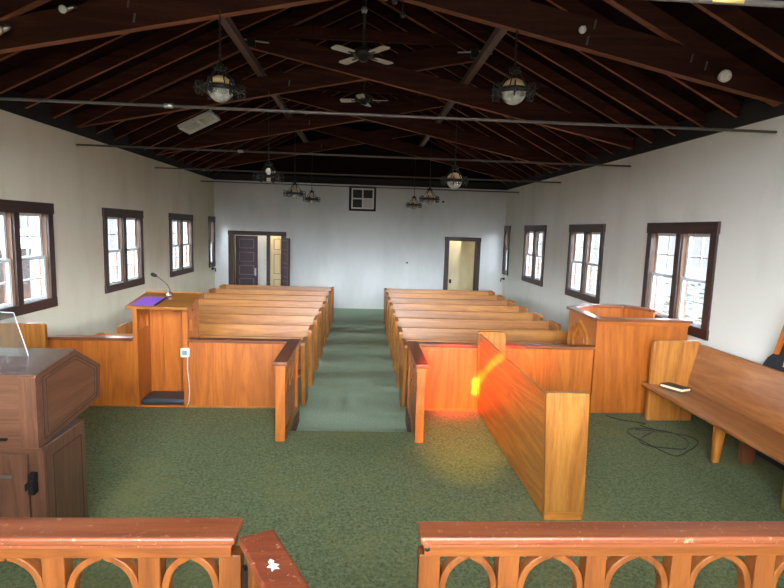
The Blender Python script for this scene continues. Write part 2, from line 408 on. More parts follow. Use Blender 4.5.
# longitudinal braces lying on the truss chords
for sx, lab in ((-1.57, 'long brown brace board running under the roof on the left, above the iron pendants'), (1.45, 'long brown brace board running under the roof on the right, above the iron pendants')):
    mb = MB(); mb.box(sx-.045, sx+.045, 1.0, YB-.02, 4.49, 4.53); mb.box(sx-.02, sx+.02, 1.0, YB-.02, 4.53, 4.62)
    solo('roof_brace', lab, 'beam', mb, 'brace_y')
# steel tie rods
for ty, n in zip(TY, ('closest overhead, with yellow tape', 'under the nearest truss', 'under the second truss', 'under the third truss', 'close to the back wall')):
    t = thing('tie_rod', 'thin grey steel tie rod spanning the hall, '+n, 'rod', (CX, ty, 3.41), 'tie rods under the trusses')
    r = .014
    z = 3.41 if ty > 3 else 3.34
    part('rod', MB().tube([(XL-.02, ty, z), (CX, ty, z-.005), (XR+.02, ty, z)], r), 'grey_metal', t)
    if ty < 3:
        part('tape', MB().tube([(1.46, ty, z), (1.60, ty, z)], .017), 'yellow_tape', t, label='yellow tape band')
    else:
        part('turnbuckle', MB().tube([(-1.9, ty, z), (-1.82, ty, z)], .022), 'bright_metal', t)

# ------------------------------------------------------------------ windows
def make_window(idx, side, y0, y1):
    X = XL if side == 'L' else XR; s = 1 if side == 'L' else -1
    def bx(mb, d0, d1, a, b, c, d): mb.box(min(X+s*d0, X+s*d1), max(X+s*d0, X+s*d1), a, b, c, d); return mb
    r = struct_root('window_%d' % idx, (X, (y0+y1)/2, ZB))
    single = (y1-y0) < .9
    cw = .115
    oa, ob_, oc, od = opening(y0, y1)
    m = 'casing_z'
    def casing(*a): part('casing', bx(MB(), 0, .028, *a), m, r, bevel=.003)
    casing(y0, y0+cw, ZB+.12, ZT-.14); casing(y1-cw, y1, ZB+.12, ZT-.14)
    part('head_casing', bx(MB(), 0, .036, y0-.015, y1+.015, ZT-.145, ZT), 'casing_y', r, bevel=.004)
    part('apron', bx(MB(), 0, .03, y0-.01, y1+.01, ZB, ZB+.125), 'casing_y', r, bevel=.004)
    part('stool', bx(MB(), -.1, .032, oa-.02, ob_+.02, ZB+.10, ZB+.122), 'casing_y', r)
    mid = (y0+y1)/2
    bays = [(oa, ob_)] if single else [(oa, mid-.05), (mid+.05, ob_)]
    if not single: part('mullion', bx(MB(), -.11, .026, mid-.052, mid+.052, ZB+.12, ZT-.14), m, r, bevel=.003)
    for a, b in bays:
        for (p, q) in ((a, a+.02), (b-.02, b)):
            part('jamb_liner', bx(MB(), -.12, -.002, p, q, oc, od), 'jamb', r)
        part('head_liner', bx(MB(), -.12, -.002, a, b, od-.02, od), 'jamb', r)
        a2, b2 = a+.02, b-.02; zm = (oc+od)/2-.01
        for (z0, z1, dd) in ((zm-.015, od-.02, -.078), (oc+.02, zm+.02, -.046)):
            fw = .042
            mbs = MB(); mbs.plate(rect(a2, b2, z0, z1), [rect(a2+fw, b2-fw, z0+fw, z1-fw)], 'x', X+s*dd-.015, X+s*dd+.015)
            sash = part('sash', mbs, 'white_vinyl', r)
            mm = MB(); ym = (a2+b2)/2; zz = (z0+z1)/2
            mm.box(X+s*dd-.006, X+s*dd+.006, ym-.009, ym+.009, z0+fw, z1-fw)
            mm.box(X+s*dd-.006, X+s*dd+.006, a2+fw, b2-fw, zz-.009, zz+.009)
            part('muntin', mm, 'white_vinyl', r, parent=sash)
            part('pane', MB().box(X+s*dd-.003, X+s*dd+.003, a2+fw, b2-fw, z0+fw, z1-fw), 'pane_glass', r, parent=sash)
    # portal light for the sky
    ld = bpy.data.lights.new('window_daylight', 'AREA'); ld.shape = 'RECTANGLE'; ld.size = y1-y0-.2; ld.size_y = ZT-ZB-.22
    ld.cycles.is_portal = True
    lo = bpy.data.objects.new('window_daylight', ld); COL.objects.link(lo)
    lo.location = (X-s*.24, (y0+y1)/2, (ZB+ZT)/2)
    lo.rotation_euler = (PI/2, 0, -s*PI/2)
i = 1
for side in 'LR':
    for a, b in WINS: make_window(i, side, a, b); i += 1
# small framed window high on the back wall
r = struct_root('window_9', (0, YB, 2.83))
mb = MB(); mb.plate(rect(-.45, .32, 2.82, 3.52), [rect(VW[0], VW[1], VW[2], VW[3])], 'y', YB-.03, YB+.02); part('casing', mb, 'black_metal', r)
mb = MB(); x0, x1, z0, z1 = VW
mb.plate(rect(x0, x1, z0, z1), [rect(x0+.04, (x0+x1)/2-.018, z0+.04, (z0+z1)/2-.018), rect((x0+x1)/2+.018, x1-.04, z0+.04, (z0+z1)/2-.018), rect(x0+.04, (x0+x1)/2-.018, (z0+z1)/2+.018, z1-.04), rect((x0+x1)/2+.018, x1-.04, (z0+z1)/2+.018, z1-.04)], 'y', YB-.012, YB+.04)
sash = part('sash', mb, 'white_paint', r)
xm, zm = (x0+x1)/2, (z0+z1)/2
for (a, b, c, d, mt) in ((x0, xm, zm, z1, 'dark_pane'), (xm, x1, zm, z1, 'dark_pane'), (x0, xm, z0, zm, 'dark_pane'), (xm, x1, z0, zm, 'pale_panel')):
    part('pane', MB().box(a+.02, b-.02, YB+.02, YB+.03, c+.02, d-.02), mt, r, parent=sash)

part('light_block', MB().box(VW[0]-.05, VW[1]+.05, YB+.045, YB+.12, VW[2]-.05, VW[3]+.05), 'blackwood', r)  # added unseen box, keeps sky light from leaking round the panes

# ------------------------------------------------------------------ doors and the vestibule behind the back wall
def door_frame(name, D, w):
    r = struct_root(name, ((D[0]+D[1])/2, YB, 0))
    part('door_casing', MB().box(D[0]-w, D[0], YB-.03, YB+.02, 0, D[3]), 'casing_z', r, bevel=.003)
    part('door_casing', MB().box(D[1], D[1]+w, YB-.03, YB+.02, 0, D[3]), 'casing_z', r, bevel=.003)
    part('head_casing', MB().box(D[0]-w-.01, D[1]+w+.01, YB-.034, YB+.02, D[3], D[3]+w), 'casing_x', r, bevel=.003)
    for a, b in ((D[0], D[0]+.02), (D[1]-.02, D[1])): part('door_jamb', MB().box(a, b, YB, YB+.16, 0, D[3]), 'jamb' if name == 'door_1' else 'casing_z', r)
    return r
def leaf(root, x0, x1, h, y, mat, rows, cols, M=None, handle=None, name='door_leaf'):
    mb = MB(); holes = []; w = x1-x0; st = .1
    pw = (w-st*(cols+1))/cols; ph = [(b-a) for a, b in rows]
    for a, b in rows:
        for c in range(cols): holes.append(rect(x0+st+c*(pw+st), x0+st+c*(pw+st)+pw, a, b))
    mb.plate(rect(x0, x1, .01, h), holes, 'y', y-.02, y+.02)
    for hh in holes: mb.box(hh[0][0], hh[1][0], y-.008, y+.008, hh[0][1], hh[2][1])
    if M: mb.xf(M)
    o = part(name, mb, mat, root, bevel=.004)
    for hh in holes:
        pb = MB(); x_0, x_1, z_0, z_1 = hh[0][0], hh[1][0], hh[0][1], hh[2][1]
        pb.plate(rect(x_0, x_1, z_0, z_1), [rect(x_0+.02, x_1-.02, z_0+.02, z_1-.02)], 'y', y-.024, y+.024)
        if M: pb.xf(M)
        part('shaded_molding', pb, mat+'_edge', root, parent=o)
    if handle:
        mb = MB(); mb.box(handle-.025, handle+.025, y-.028, y-.018, .88, 1.1); mb.lathe([(0, -.03), (.025, -.02), (.025, .02), (0, .03)], (handle, y-.05, 1.0), 10)
        if M: mb.xf(M)
        part('handle', mb, 'bright_metal', root, parent=o)
    return o
plain('darkdoor', srgb(58, 38, 44), .4, noise=.25, scale=14); plain('darkdoor_edge', srgb(112, 88, 94), .4, noise=.2); plain('creamdoor_edge', srgb(160, 132, 88), .5, noise=.1)  # edge tones paint a highlight round dark panels, shadow lines round cream ones
five = [(.12, .42), (.52, .80), (.9, 1.18), (1.28, 1.56), (1.66, 1.93)]
r = door_frame('door_1', D1, .12)
leaf(r, -3.66, -3.04, 2.02, YB+.1, 'darkdoor', five, 1, handle=-3.10)
Mh = Matrix.Translation((-2.33, YB-.035, 0)) @ Matrix.Rotation(math.radians(115), 4, 'Z') @ Matrix.Translation((2.33, -YB+.02, 0))
leaf(r, -3.05, -2.33, 2.0, YB-.02, 'darkdoor', five, 1, M=Mh)
r2 = door_frame('door_2', D2, .115)
# vestibule shell
mb = MB()
mb.box(XL-.2, XR+.2, YB+2.5, YB+2.6, 0, 2.8); mb.box(XL-.3, XL-.2, YB+.16, YB+2.6, 0, 2.8); mb.box(XR+.2, XR+.3, YB+.16, YB+2.6, 0, 2.8)
struct('wall_vestibule', mb, 'cream_plaster')
mb = MB(); mb.box(XL-.3, XR+.3, YB+.16, YB+2.6, 2.8, 2.9); struct('ceiling_vestibule', mb, 'white_paint')
# a partition just behind each doorway, with a dark post and the cream six-panel door
mb = MB(); mb.box(-4.2, -2.86, YB+.55, YB+.62, 0, 2.8); struct('wall_partition', mb, 'white_paint')
r3 = struct_root('door_3', (-2.6, YB+.58, 0))
part('door_casing', MB().box(-2.86, -2.76, YB+.5, YB+.62, 0, 2.1), 'casing_z', r3)
leaf(r3, -2.76, -2.05, 2.06, YB+.58, 'creamdoor', [(.15, .75), (.9, 1.5), (1.62, 1.95)], 2)
mb = MB(); mb.box(2.3, 2.95, YB+1.2, YB+1.28, 0, 2.8); mb.box(2.95, 3.05, YB+1.2, YB+2.5, 0, 2.8); struct('wall_corner', mb, 'cream_plaster')
t = solo('light_switch', 'tiny dark wall switch on the cream wall beyond the right rear doorway', 'switch', MB().box(2.72, 2.79, YB+1.18, YB+1.2, .7, .82), 'blackwood')
for x in (-2.6, 2.9):  # added unseen fill lamps that brighten the vestibule
    ld = bpy.data.lights.new('vestibule_fill', 'AREA'); ld.size = .3; ld.energy = 25; ld.color = (1, .95, .85)
    lo = bpy.data.objects.new('vestibule_fill', ld); COL.objects.link(lo); lo.location = (x, YB+.9 if x > 0 else YB+.38, 2.7); 

# ------------------------------------------------------------------ oak pews
ORD = ['first', 'second', 'third', 'fourth', 'fifth', 'sixth', 'seventh', 'eighth']
def pew(L, loc, label, group):
    t = thing('oak_pew', label, 'pew', loc, group)
    x0, y0, _ = loc
    H = .87
    def prof():
        p = [(y0+.14, 0), (y0+.47, 0)] + arc(y0+.40, H-.03, .03, 0, 90, 3)[0:] + arc(y0+.05, H-.035, .035, 90, 180, 3)
        return p
    for xa in (x0, x0+L-.055):
        part('end_panel', MB().prism(prof(), 'x', xa, xa+.055), 'oak_z', t, bevel=.006)
    a, b = x0+.056, x0+L-.056
    mb = MB(); mb.prism([(y0+.335, .40), (y0+.365, .40), (y0+.43, H-.015), (y0+.40, H-.015)], 'x', a, b)
    part('backrest', mb, 'oak_x', t, bevel=.005)
    mb = MB(); mb.prism([(y0-.03, .43), (y0+.37, .405), (y0+.37, .435), (y0-.02, .465), (y0-.035, .45)], 'x', a, b)
    part('seat', mb, 'oak_x', t, bevel=.005)
    xm = x0+L/2
    mb = MB(); mb.prism([(y0+.1, 0), (y0+.36, 0), (y0+.34, .41), (y0+.05, .43)], 'x', xm-.02, xm+.02); part('support', mb, 'oak_z', t)
    mb = MB(); mb.prism([(y0+.43, .50), (y0+.50, .50), (y0+.50, .515), (y0+.43, .515)], 'x', a, b); mb.prism([(y0+.49, .515), (y0+.50, .515), (y0+.50, .6), (y0+.49, .6)], 'x', a, b)
    part('book_rack', mb, 'oak_x', t)
    return t
def plab(i, side):
    if i == 0: return 'oak pew at the very front of the %s block, right behind the platform panel' % side
    if i == 7: return 'oak pew at the very back of the %s block, nearest the rear wall' % side
    return 'oak pew in the %s block, %s row counting from the platform' % (side, ORD[i])
PYS = [6.52+.87*i for i in range(8)]
LW, RW = 2.71, 2.71
pl = pew(LW, (-3.42, PYS[0], 0), plab(0, 'left'), 'oak pews left of the aisle')
for i in range(1, 8): dup(pl, (-3.42, PYS[i], 0), plab(i, 'left'))
pew(2.16, (.54, PYS[0], 0), plab(0, 'right'), 'oak pews right of the aisle')
pr = pew(RW, (.54, PYS[1], 0), plab(1, 'right'), 'oak pews right of the aisle')
for i in range(2, 8): dup(pr, (.54, PYS[i], 0), plab(i, 'right'))

# ------------------------------------------------------------------ platform screens with wings
def lancet(cx, z0, z1, w):
    h = w/2
    return [(cx-h, z0), (cx+h, z0), (cx+h, z1-w*.9), (cx+h*.75, z1-w*.45), (cx, z1), (cx-h*.75, z1-w*.45), (cx-h, z1-w*.9)]
def trefoil(cx, cz, r):
    p = []
    for k in range(3):
        a = 90+120*k; c = (cx+.55*r*math.cos(math.radians(a)), cz+.55*r*math.sin(math.radians(a)))
        p += arc(*c, r*.5, a-100, a+100, 5)
    return p
def screen(label, xa, xb, wing=None):
    t = thing('chancel_screen', label, 'screen', ((xa+xb)/2, 6.085, PZ))
    part('panel', MB().box(xa, xb, 6.06, 6.11, PZ, .962), 'orange_z', t)
    part('base_strip', MB().box(xa, xb, 6.052, 6.06, PZ, PZ+.02), 'oak_x', t)
    part('cap_rail', MB().box(xa, xb, 6.02, 6.14, .962, 1.0), 'redcap_x', t, bevel=.008)
    if wing is not None:
        x0, x1 = wing
        part('front_post', MB().box(x0, x1, 5.07, 5.15, PZ, .965), 'orange_z', t, bevel=.004)
        xm0, xm1 = (x0+x1)/2-.022, (x0+x1)/2+.022
        holes = []
        for c in (5.36, 5.62, 5.88):
            holes.append(lancet(c, .60, .78, .10)); holes.append(trefoil(c, .855, .05))
        mb = MB(); mb.plate(rect(5.15, 6.06, PZ, .965), holes, 'x', xm0, xm1)
        part('wing_panel', mb, 'orange_z', t)
        part('base_block', MB().box(x0+.01, x1-.01, 5.15, 5.98, PZ, PZ+.05), 'orange_y', t)
        part('wing_cap', MB().box(x0-.022, x1+.022, 5.03, 6.15, .965, 1.005), 'redcap_y', t, bevel=.008, label='dark reddish cap board')
    return t
screen('orange wood panel screen between the left wall and the open lectern', XL+.03, -2.62)
screen('orange wood panel screen left of the aisle, with a pierced wing and dark cap', -1.995, -.74, (-.835, -.74))
screen('orange wood panel screen right of the aisle, glowing red, with a pierced wing', .57, 2.80, (.565, .65))

# ------------------------------------------------------------------ lectern
lx0, lx1 = -2.615, -2.0
t = thing('lectern', 'oak lectern with an open back, holding a purple folder and a microphone', 'lectern', ((lx0+lx1)/2, 6.25, PZ))
def sl(y): return 1.385+(y-5.93)*.155
for xa in (lx0, lx1-.05):
    mb = MB(); mb.plate([(6.05, PZ), (6.46, PZ), (6.46, sl(6.46)-.045), (6.05, sl(6.05)-.045)], [lancet(6.16, 1.08, 1.26, .085), lancet(6.32, 1.08, 1.26, .085), trefoil(6.24, 1.325, .04)], 'x', xa, xa+.05)
    part('side_panel', mb, 'orange_z', t, bevel=.003)
part('back_panel', MB().box(lx0+.05, lx1-.05, 6.42, 6.46, PZ, 1.4), 'orange_z', t)
part('base_board', MB().box(lx0+.05, lx1-.05, 6.05, 6.42, PZ, PZ+.02), 'orange_x', t)
for x in (-2.42, -2.2): part('cleat', MB().box(x-.012, x+.012, 6.408, 6.42, PZ+.02, 1.37), 'orange_z', t)
mb = MB(); mb.prism([(5.93, 1.35), (6.50, sl(6.50)-.035), (6.50, sl(6.50)), (5.93, 1.385)], 'x', lx0-.025, lx1+.04)
part('slanted_top', mb, 'oak_x', t, bevel=.005)
mb = MB(); mb.box(lx0-.025, lx1+.04, 6.485, 6.50, sl(6.5), sl(6.5)+.015); part('rear_lip', mb, 'oak_x', t)
mb = MB(); mb.prism([(-.0, 0), (.44, 0), (.44, .26), (.0, .26)], 'z', 0, .006)
Ms = Matrix.Translation((-2.59, 5.97, sl(5.97)+.002)) @ Matrix.Rotation(math.atan(.155), 4, 'X') @ Matrix.Rotation(math.radians(-3), 4, 'Z')
t2 = thing('folder', 'purple folder lying on the lectern top', 'folder', (-2.45, 6.1, sl(6.0)))
mb = MB(); mb.box(0, .25, 0, .33, 0, .004); mb.xf(Ms); part('front_cover', mb, 'purple_paper', t2)
mb = MB(); mb.box(0.002, .25, .01, .32, -.0005, .0035); mb.box(.252, .275, .0, .33, .0, .010); mb.xf(Ms); part('back_cover', mb, 'book_cover', t2)
t3 = thing('microphone', 'black gooseneck microphone curving up from the lectern top', 'microphone', (-2.30, 6.34, sl(6.34)))
mb = MB().lathe([(0, 0), (.032, 0), (.03, .02), (.018, .03), (.016, .085), (0, .09)], (-2.30, 6.34, sl(6.34)+.006), 16); part('base', mb, 'bright_metal', t3)
gp = [(-2.30, 6.34, 1.5), (-2.302, 6.34, 1.55), (-2.32, 6.33, 1.59), (-2.36, 6.32, 1.63), (-2.40, 6.31, 1.665), (-2.435, 6.30, 1.69)]
part('gooseneck', MB().tube(gp, .006, 8), 'grey_metal', t3)
part('head', MB().tube([(-2.425, 6.302, 1.684), (-2.44, 6.299, 1.694), (-2.475, 6.29, 1.712), (-2.49, 6.288, 1.717)], [.008, .020, .022, .012], 10), 'black_metal', t3)
part('windscreen', MB().tube([(-2.47, 6.292, 1.708), (-2.475, 6.31, 1.70), (-2.478, 6.32, 1.695)], [.018, .016, .008], 10), 'black_metal', t3)
# black cushion in the lectern's foot
mb = MB(); mb.box(-2.555, -2.06, 6.075, 6.40, PZ+.021, PZ+.09)
solo('cushion', 'black vinyl cushion on the floor of the open lectern', 'cushion', mb, 'teal_vinyl', bevel=.025)
# outlet box with cord
t = thing('thermostat_box', 'small white box with a grey face and white cord, on the panel beside the lectern', 'box', (-2.02, 6.03, .8))
X0 = -2.02
part('case', MB().box(X0-.05, X0+.05, 6.003, 6.047, .79, .895), 'ivory_plastic', t, bevel=.01)
part('face', MB().box(X0-.028, X0+.028, 5.999, 6.004, .815, .872), 'grey_face', t)
part('cord', MB().tube([(X0+.02, 6.04, .79), (X0+.015, 6.042, .65), (X0+.03, 6.042, .5), (X0+.035, 6.042, .35), (X0+.025, 6.042, .25), (X0+.0, 6.035, PZ+.008)], .005, 6), 'ivory_plastic', t)

# ------------------------------------------------------------------ pulpit
PP = [(2.83, 6.08), (2.87, 6.98), (3.25, 7.26), (3.75, 7.26), (4.0, 6.9), (3.93, 6.08)]
t = thing('pulpit', 'tall orange-brown wooden pulpit with a dark red coping, right of the front panel', 'pulpit', (3.4, 6.6, PZ))
def wallseg(p, q, th, z0, z1):
    p, q = Vector(p), Vector(q); d = (q-p).normalized(); n = Vector((-d.y, d.x))*th/2
    return MB().prism([tuple(p-n), tuple(q-n), tuple(q+n), tuple(p+n)], 'z', z0, z1)
part('front_panel', wallseg((2.805, 6.06), (3.93, 6.06), .06, PZ, 1.31), 'orange_z', t)
part('front_molding', MB().box(2.79, 3.94, 6.012, 6.031, 1.27, 1.312), 'orange_x', t, bevel=.006)
for a, b in zip(PP[0:4], PP[1:5]):
    o = part('side_panel', wallseg(a, b, .05, PZ, 1.31), 'orange_z', t)
def coping(p, q, w):
    p, q = Vector(p), Vector(q); d = (q-p).normalized(); n = Vector((-d.y, d.x))*w/2; e = d*.035
    return MB().prism([tuple(p-n-e), tuple(q-n+e), tuple(q+n+e), tuple(p+n-e)], 'z', 1.31, 1.35)
for a, b in [((2.83, 6.07), (3.94, 6.07))]+list(zip(PP[0:4], PP[1:5])):
    part('coping', coping(a, b, .12), 'redcap_x', t, bevel=.008, label='dark reddish coping')
# gothic blind arch on the left face
path = [(6.22, .62), (6.22, 1.0)]+[(6.22+.1*(1-math.cos(u*PI/2*.5))*3.4, 1.0+.22*math.sin(u*PI/2)) for u in (.25, .5, .75, 1.0)]
cyc = (6.22+6.86)/2
arch = [(6.24, .60), (6.24, .95), (6.27, 1.04), (6.34, 1.12), (6.44, 1.18), (cyc, 1.235), (6.64, 1.18), (6.74, 1.12), (6.81, 1.04), (6.84, .95), (6.84, .60)]
part('blind_arch', MB().ribbon(arch, .035, 'x', 2.79, 2.835), 'oak_z', t)
arch2 = [(6.34, .60), (6.34, .93), (6.38, 1.02), (6.46, 1.09), (cyc, 1.14), (6.62, 1.09), (6.70, 1.02), (6.74, .93), (6.74, .60)]
part('blind_arch', MB().ribbon(arch2, .02, 'x', 2.80, 2.84), 'oak_z', t)

# ------------------------------------------------------------------ choir pew seen from behind (right of centre)
t = thing('choir_pew', 'tall oak choir pew standing end-on right of centre, back splashed with coloured light', 'pew', (1.5, 4.8, PZ))
def endprof(dx=0, top=1.17):
    return [(1.405+dx, PZ+.065), (1.71+dx, PZ+.065)]+arc(1.655+dx, top-.035, .035, 0, 90, 4)+arc(1.375+dx, top-.015, .015, 90, 180, 3)
for ya in (3.65, 5.95):
    part('end_panel', MB().prism(endprof(), 'y', ya, ya+.055), 'oak_z', t, bevel=.006)
    part('plinth', MB().box(1.41, 1.70, ya+.004, ya+.05, PZ, PZ+.066), 'oak_x', t)
mb = MB(); mb.prism([(1.40, PZ+.01), (1.43, PZ+.01), (1.395, 1.135), (1.368, 1.135)], 'x', 0, 1); mb = MB()
mb.prism([(1.408, PZ+.01), (1.436, PZ+.01), (1.398, 1.145), (1.372, 1.145)], 'y', 3.705, 5.95)
part('backrest', mb, 'oak_y', t, bevel=.005)
mb = MB(); mb.box(1.43, 1.70, 3.705, 5.95, .58, .61); part('seat', mb, 'oak_y', t, bevel=.006)

# ------------------------------------------------------------------ side benches
def bench(name, label, s, X0, yfar, ynear, top, loc):
    """s=+1: backs on to the right wall; X measured from the front edge X0 towards the wall"""
    t = thing(name, label, 'bench', loc)
    x = lambda d: X0+s*d
    ep = [(x(.06), PZ), (x(.60), PZ), (x(.635), top-.02), (x(.60), top), (x(.10), top)]+[(x(.075), top-.01), (x(.07), top-.03)]
    for ya in (yfar-.05, ynear):
        part('end_panel', MB().prism(ep, 'y', ya, ya+.05), 'oak_z', t, bevel=.005)
    mb = MB(); mb.prism([(x(0), .585), (x(.54), .56), (x(.54), .59), (x(.02), .625), (x(-.005), .61)], 'y', ynear+.05, yfar+.02)
    part('seat', mb, 'benchseat_y', t, bevel=.008)
    mb = MB(); mb.prism([(x(.50), .575), (x(.54), .575), (x(.645), top-.03), (x(.61), top-.03)], 'y', ynear+.05, yfar-.05)
    part('backrest', mb, 'benchseat_y', t, bevel=.006)
    for yy in (yfar-1.17, ynear+.9):
        part('leg', MB().prism([(x(.085), .59), (x(.20), .585), (x(.155), PZ), (x(.095), PZ)], 'y', yy-.02, yy+.02), 'oak_z', t, bevel=.003)
        part('rear_leg', MB().prism([(x(.36), .565), (x(.52), .565), (x(.50), PZ), (x(.38), PZ)], 'y', yy-.03, yy+.03), 'redcap_z', t, bevel=.003)
    return t
wood('benchseat_y', srgb(108, 62, 30), srgb(150, 92, 48), srgb(180, 122, 72), axis='y', scale=1.4, vary=.05, rough=.3, coat=.3)
bench('side_bench', 'long wooden bench along the right wall with a book on its seat', 1, 3.32, 5.84, 2.9, 1.14, (3.6, 4.5, PZ))
bench('side_bench', 'long wooden bench along the left wall, its end peeking out behind the organ', -1, -3.43, 5.95, 3.95, 1.17, (-3.7, 4.9, PZ))
# book
Mb = Matrix.Translation((3.58, 5.615, .622)) @ Matrix.Rotation(math.radians(28), 4, 'Z') @ Matrix.Rotation(math.radians(3.5), 4, 'Y')
t = thing('hymnal', 'closed black book with cream page edges lying on the right bench seat', 'book', (3.6, 5.6, .62))
part('pages', MB().box(-.085, .085, -.125, .125, .004, .032).xf(Mb), 'paper', t, label='cream page block')
mb = MB(); mb.box(-.092, .09, -.13, .13, 0, .004); mb.box(-.092, .09, -.13, .13, .032, .037); mb.box(.086, .092, -.13, .13, 0, .037); mb.xf(Mb)
part('cover', mb, 'book_cover', t)
# black padded case with a wooden slat behind the right bench
t = thing('padded_case', 'black padded case with a wooden slat behind the right bench', 'case', (4.02, 4.5, PZ))
mb = MB(); mb.prism([(4.0, PZ), (4.95, PZ), (4.94, .95), (4.91, 1.09), (4.85, 1.19), (4.77, 1.26), (4.70, 1.36), (4.62, 1.42), (4.3, 1.42), (4.0, 1.38)], 'x', 3.99, 4.09)
part('case_body', mb, 'black_fabric', t, bevel=.02)
mb = MB(); mb.prism([(4.745, 1.25), (4.70, 1.25), (4.585, 1.66), (4.63, 1.66)], 'x', 3.965, 3.99); part('slat', mb, 'orange_z', t, label='orange wooden slat')
mb = MB(); mb.prism([(4.62, 1.15), (4.60, 1.15), (4.56, 1.40), (4.58, 1.40)], 'x', 3.97, 3.99); part('strap', mb, 'paper', t)
# cable coil on the carpet
pts = []
z = PZ+.008
ctrl = [(3.03, 5.85), (3.12, 5.72), (3.3, 5.68), (3.45, 5.6)]
for k in range(46):
    a = k/46*2*PI*2.2
    pts.append((3.23+(.20+.003*k)*math.cos(a+1)+.07*math.sin(2.3*a), 5.16+(.24+.003*k)*math.sin(a+1)+.07*math.cos(1.7*a), z+.006*(k % 7 == 0)))
pts = [(2.95, 5.92, z), (3.05, 5.78, z), (3.2, 5.72, z), (3.3, 5.66, z)]+[(3.2, 5.6, z)]+pts
solo('cable', 'thin dark cable lying in loose loops on the carpet before the right bench', 'cable', MB().tube(pts, .0042, 6), 'black_cable')

# ------------------------------------------------------------------ organ console
oy, ox0, ox1 = 3.11, -3.25, -1.91
t = thing('organ_console', 'dark walnut organ console at far left with a clear music stand', 'organ', (-2.6, 3.45, PZ))
UP = [(3.11, 1.40), (3.55, 1.455), (3.87, 1.275), (3.85, 1.03), (3.11, .95)]
part('upper_cabinet', MB().prism(UP, 'x', ox0, ox1), 'walnut_x', t, bevel=.006)
def inset(poly, k):
    c = Vector((sum(p[0] for p in poly)/len(poly), sum(p[1] for p in poly)/len(poly)))
    return [tuple(c+(Vector(p)-c)*k) for p in poly]
wood('organ_lid', srgb(60, 40, 30), srgb(92, 64, 50), srgb(116, 86, 70), axis='x', scale=2.2, vary=.02, rough=.22, coat=.8, spec=.8)
plain('groove', srgb(40, 24, 18), .6, noise=.1)
lid = MB(); lid.prism([(3.108, 1.402), (3.55, 1.457), (3.55, 1.462), (3.108, 1.407)], 'x', ox0, ox1+.002); part('lid', lid, 'organ_lid', t)
part('side_groove', MB().plate(inset(UP, .86), [inset(UP, .84)], 'x', ox1-.001, ox1+.002), 'groove', t)
part('side_groove', MB().plate(inset(UP, .76), [inset(UP, .745)], 'x', ox1-.001, ox1+.002), 'groove', t)
part('side_panel', MB().prism(inset(UP, .74), 'x', ox1-.002, ox1+.003), 'walnut_y', t)
part('lower_cabinet', MB().box(ox0, ox1-.0, 3.17, 3.62, PZ, .945), 'walnut_z', t, bevel=.005)
part('side_groove', MB().plate(rect(3.24, 3.57, PZ+.08, .86), [rect(3.246, 3.564, PZ+.086, .854)], 'x', ox1-.001, ox1+.002), 'groove', t)
part('back_stile', MB().box(ox1-.09, ox1-.001, 3.15, 3.17, PZ, .93), 'walnut_z', t)
d = part('rear_door', MB().box(ox0+.1, ox1-.10, 3.152, 3.172, PZ+.05, .90), 'walnut_z', t, bevel=.004)
part('vent_slot', MB().box(-2.6, -2.10, 3.146, 3.153, .745, .765), 'grey_metal', t, parent=d)
part('vent_slot', MB().box(-2.6, -2.06, 3.146, 3.153, .43, .45), 'grey_metal', t, parent=d)
part('ledge', MB().box(ox0, ox1+.002, 3.13, 3.17, .925, .95), 'walnut_x', t)
part('upper_stile', MB().box(ox1-.1, ox1-.001, 3.104, 3.111, .96, 1.39), 'walnut_z', t)
part('pull_slot', MB().box(-2.6, -2.09, 3.09, 3.111, 1.005, 1.02), 'black_metal', t)
mb = MB(); mb.box(-1.985, -1.95, 3.10, 3.15, .66, .79); mb.prism([(-1.995, .69), (-1.95, .72), (-1.95, .76), (-1.995, .735)], 'y', 3.085, 3.11)
part('latch', mb, 'black_metal', t, bevel=.004)
# music stand
mb = MB(); w = []
mb.add([(-2.95, 3.40, 1.442), (-2.125, 3.40, 1.442), (-2.235, 3.45, 1.715), (-2.95, 3.45, 1.735), (-2.95, 3.406, 1.442), (-2.125, 3.406, 1.442), (-2.235, 3.456, 1.715), (-2.95, 3.456, 1.735)],
       [(0, 1, 2, 3), (7, 6, 5, 4), (0, 4, 5, 1), (1, 5, 6, 2), (2, 6, 7, 3), (3, 7, 4, 0)])
ms = part('music_stand', mb, 'acrylic', t, label='clear acrylic music stand')
mb = MB(); mb.tube([(-2.125, 3.403, 1.442), (-2.235, 3.453, 1.715)], .0022, 6); mb.tube([(-2.95, 3.453, 1.735), (-2.235, 3.453, 1.715)], .002, 6)
part('stand_edge', mb, 'white_vinyl', t, parent=ms)

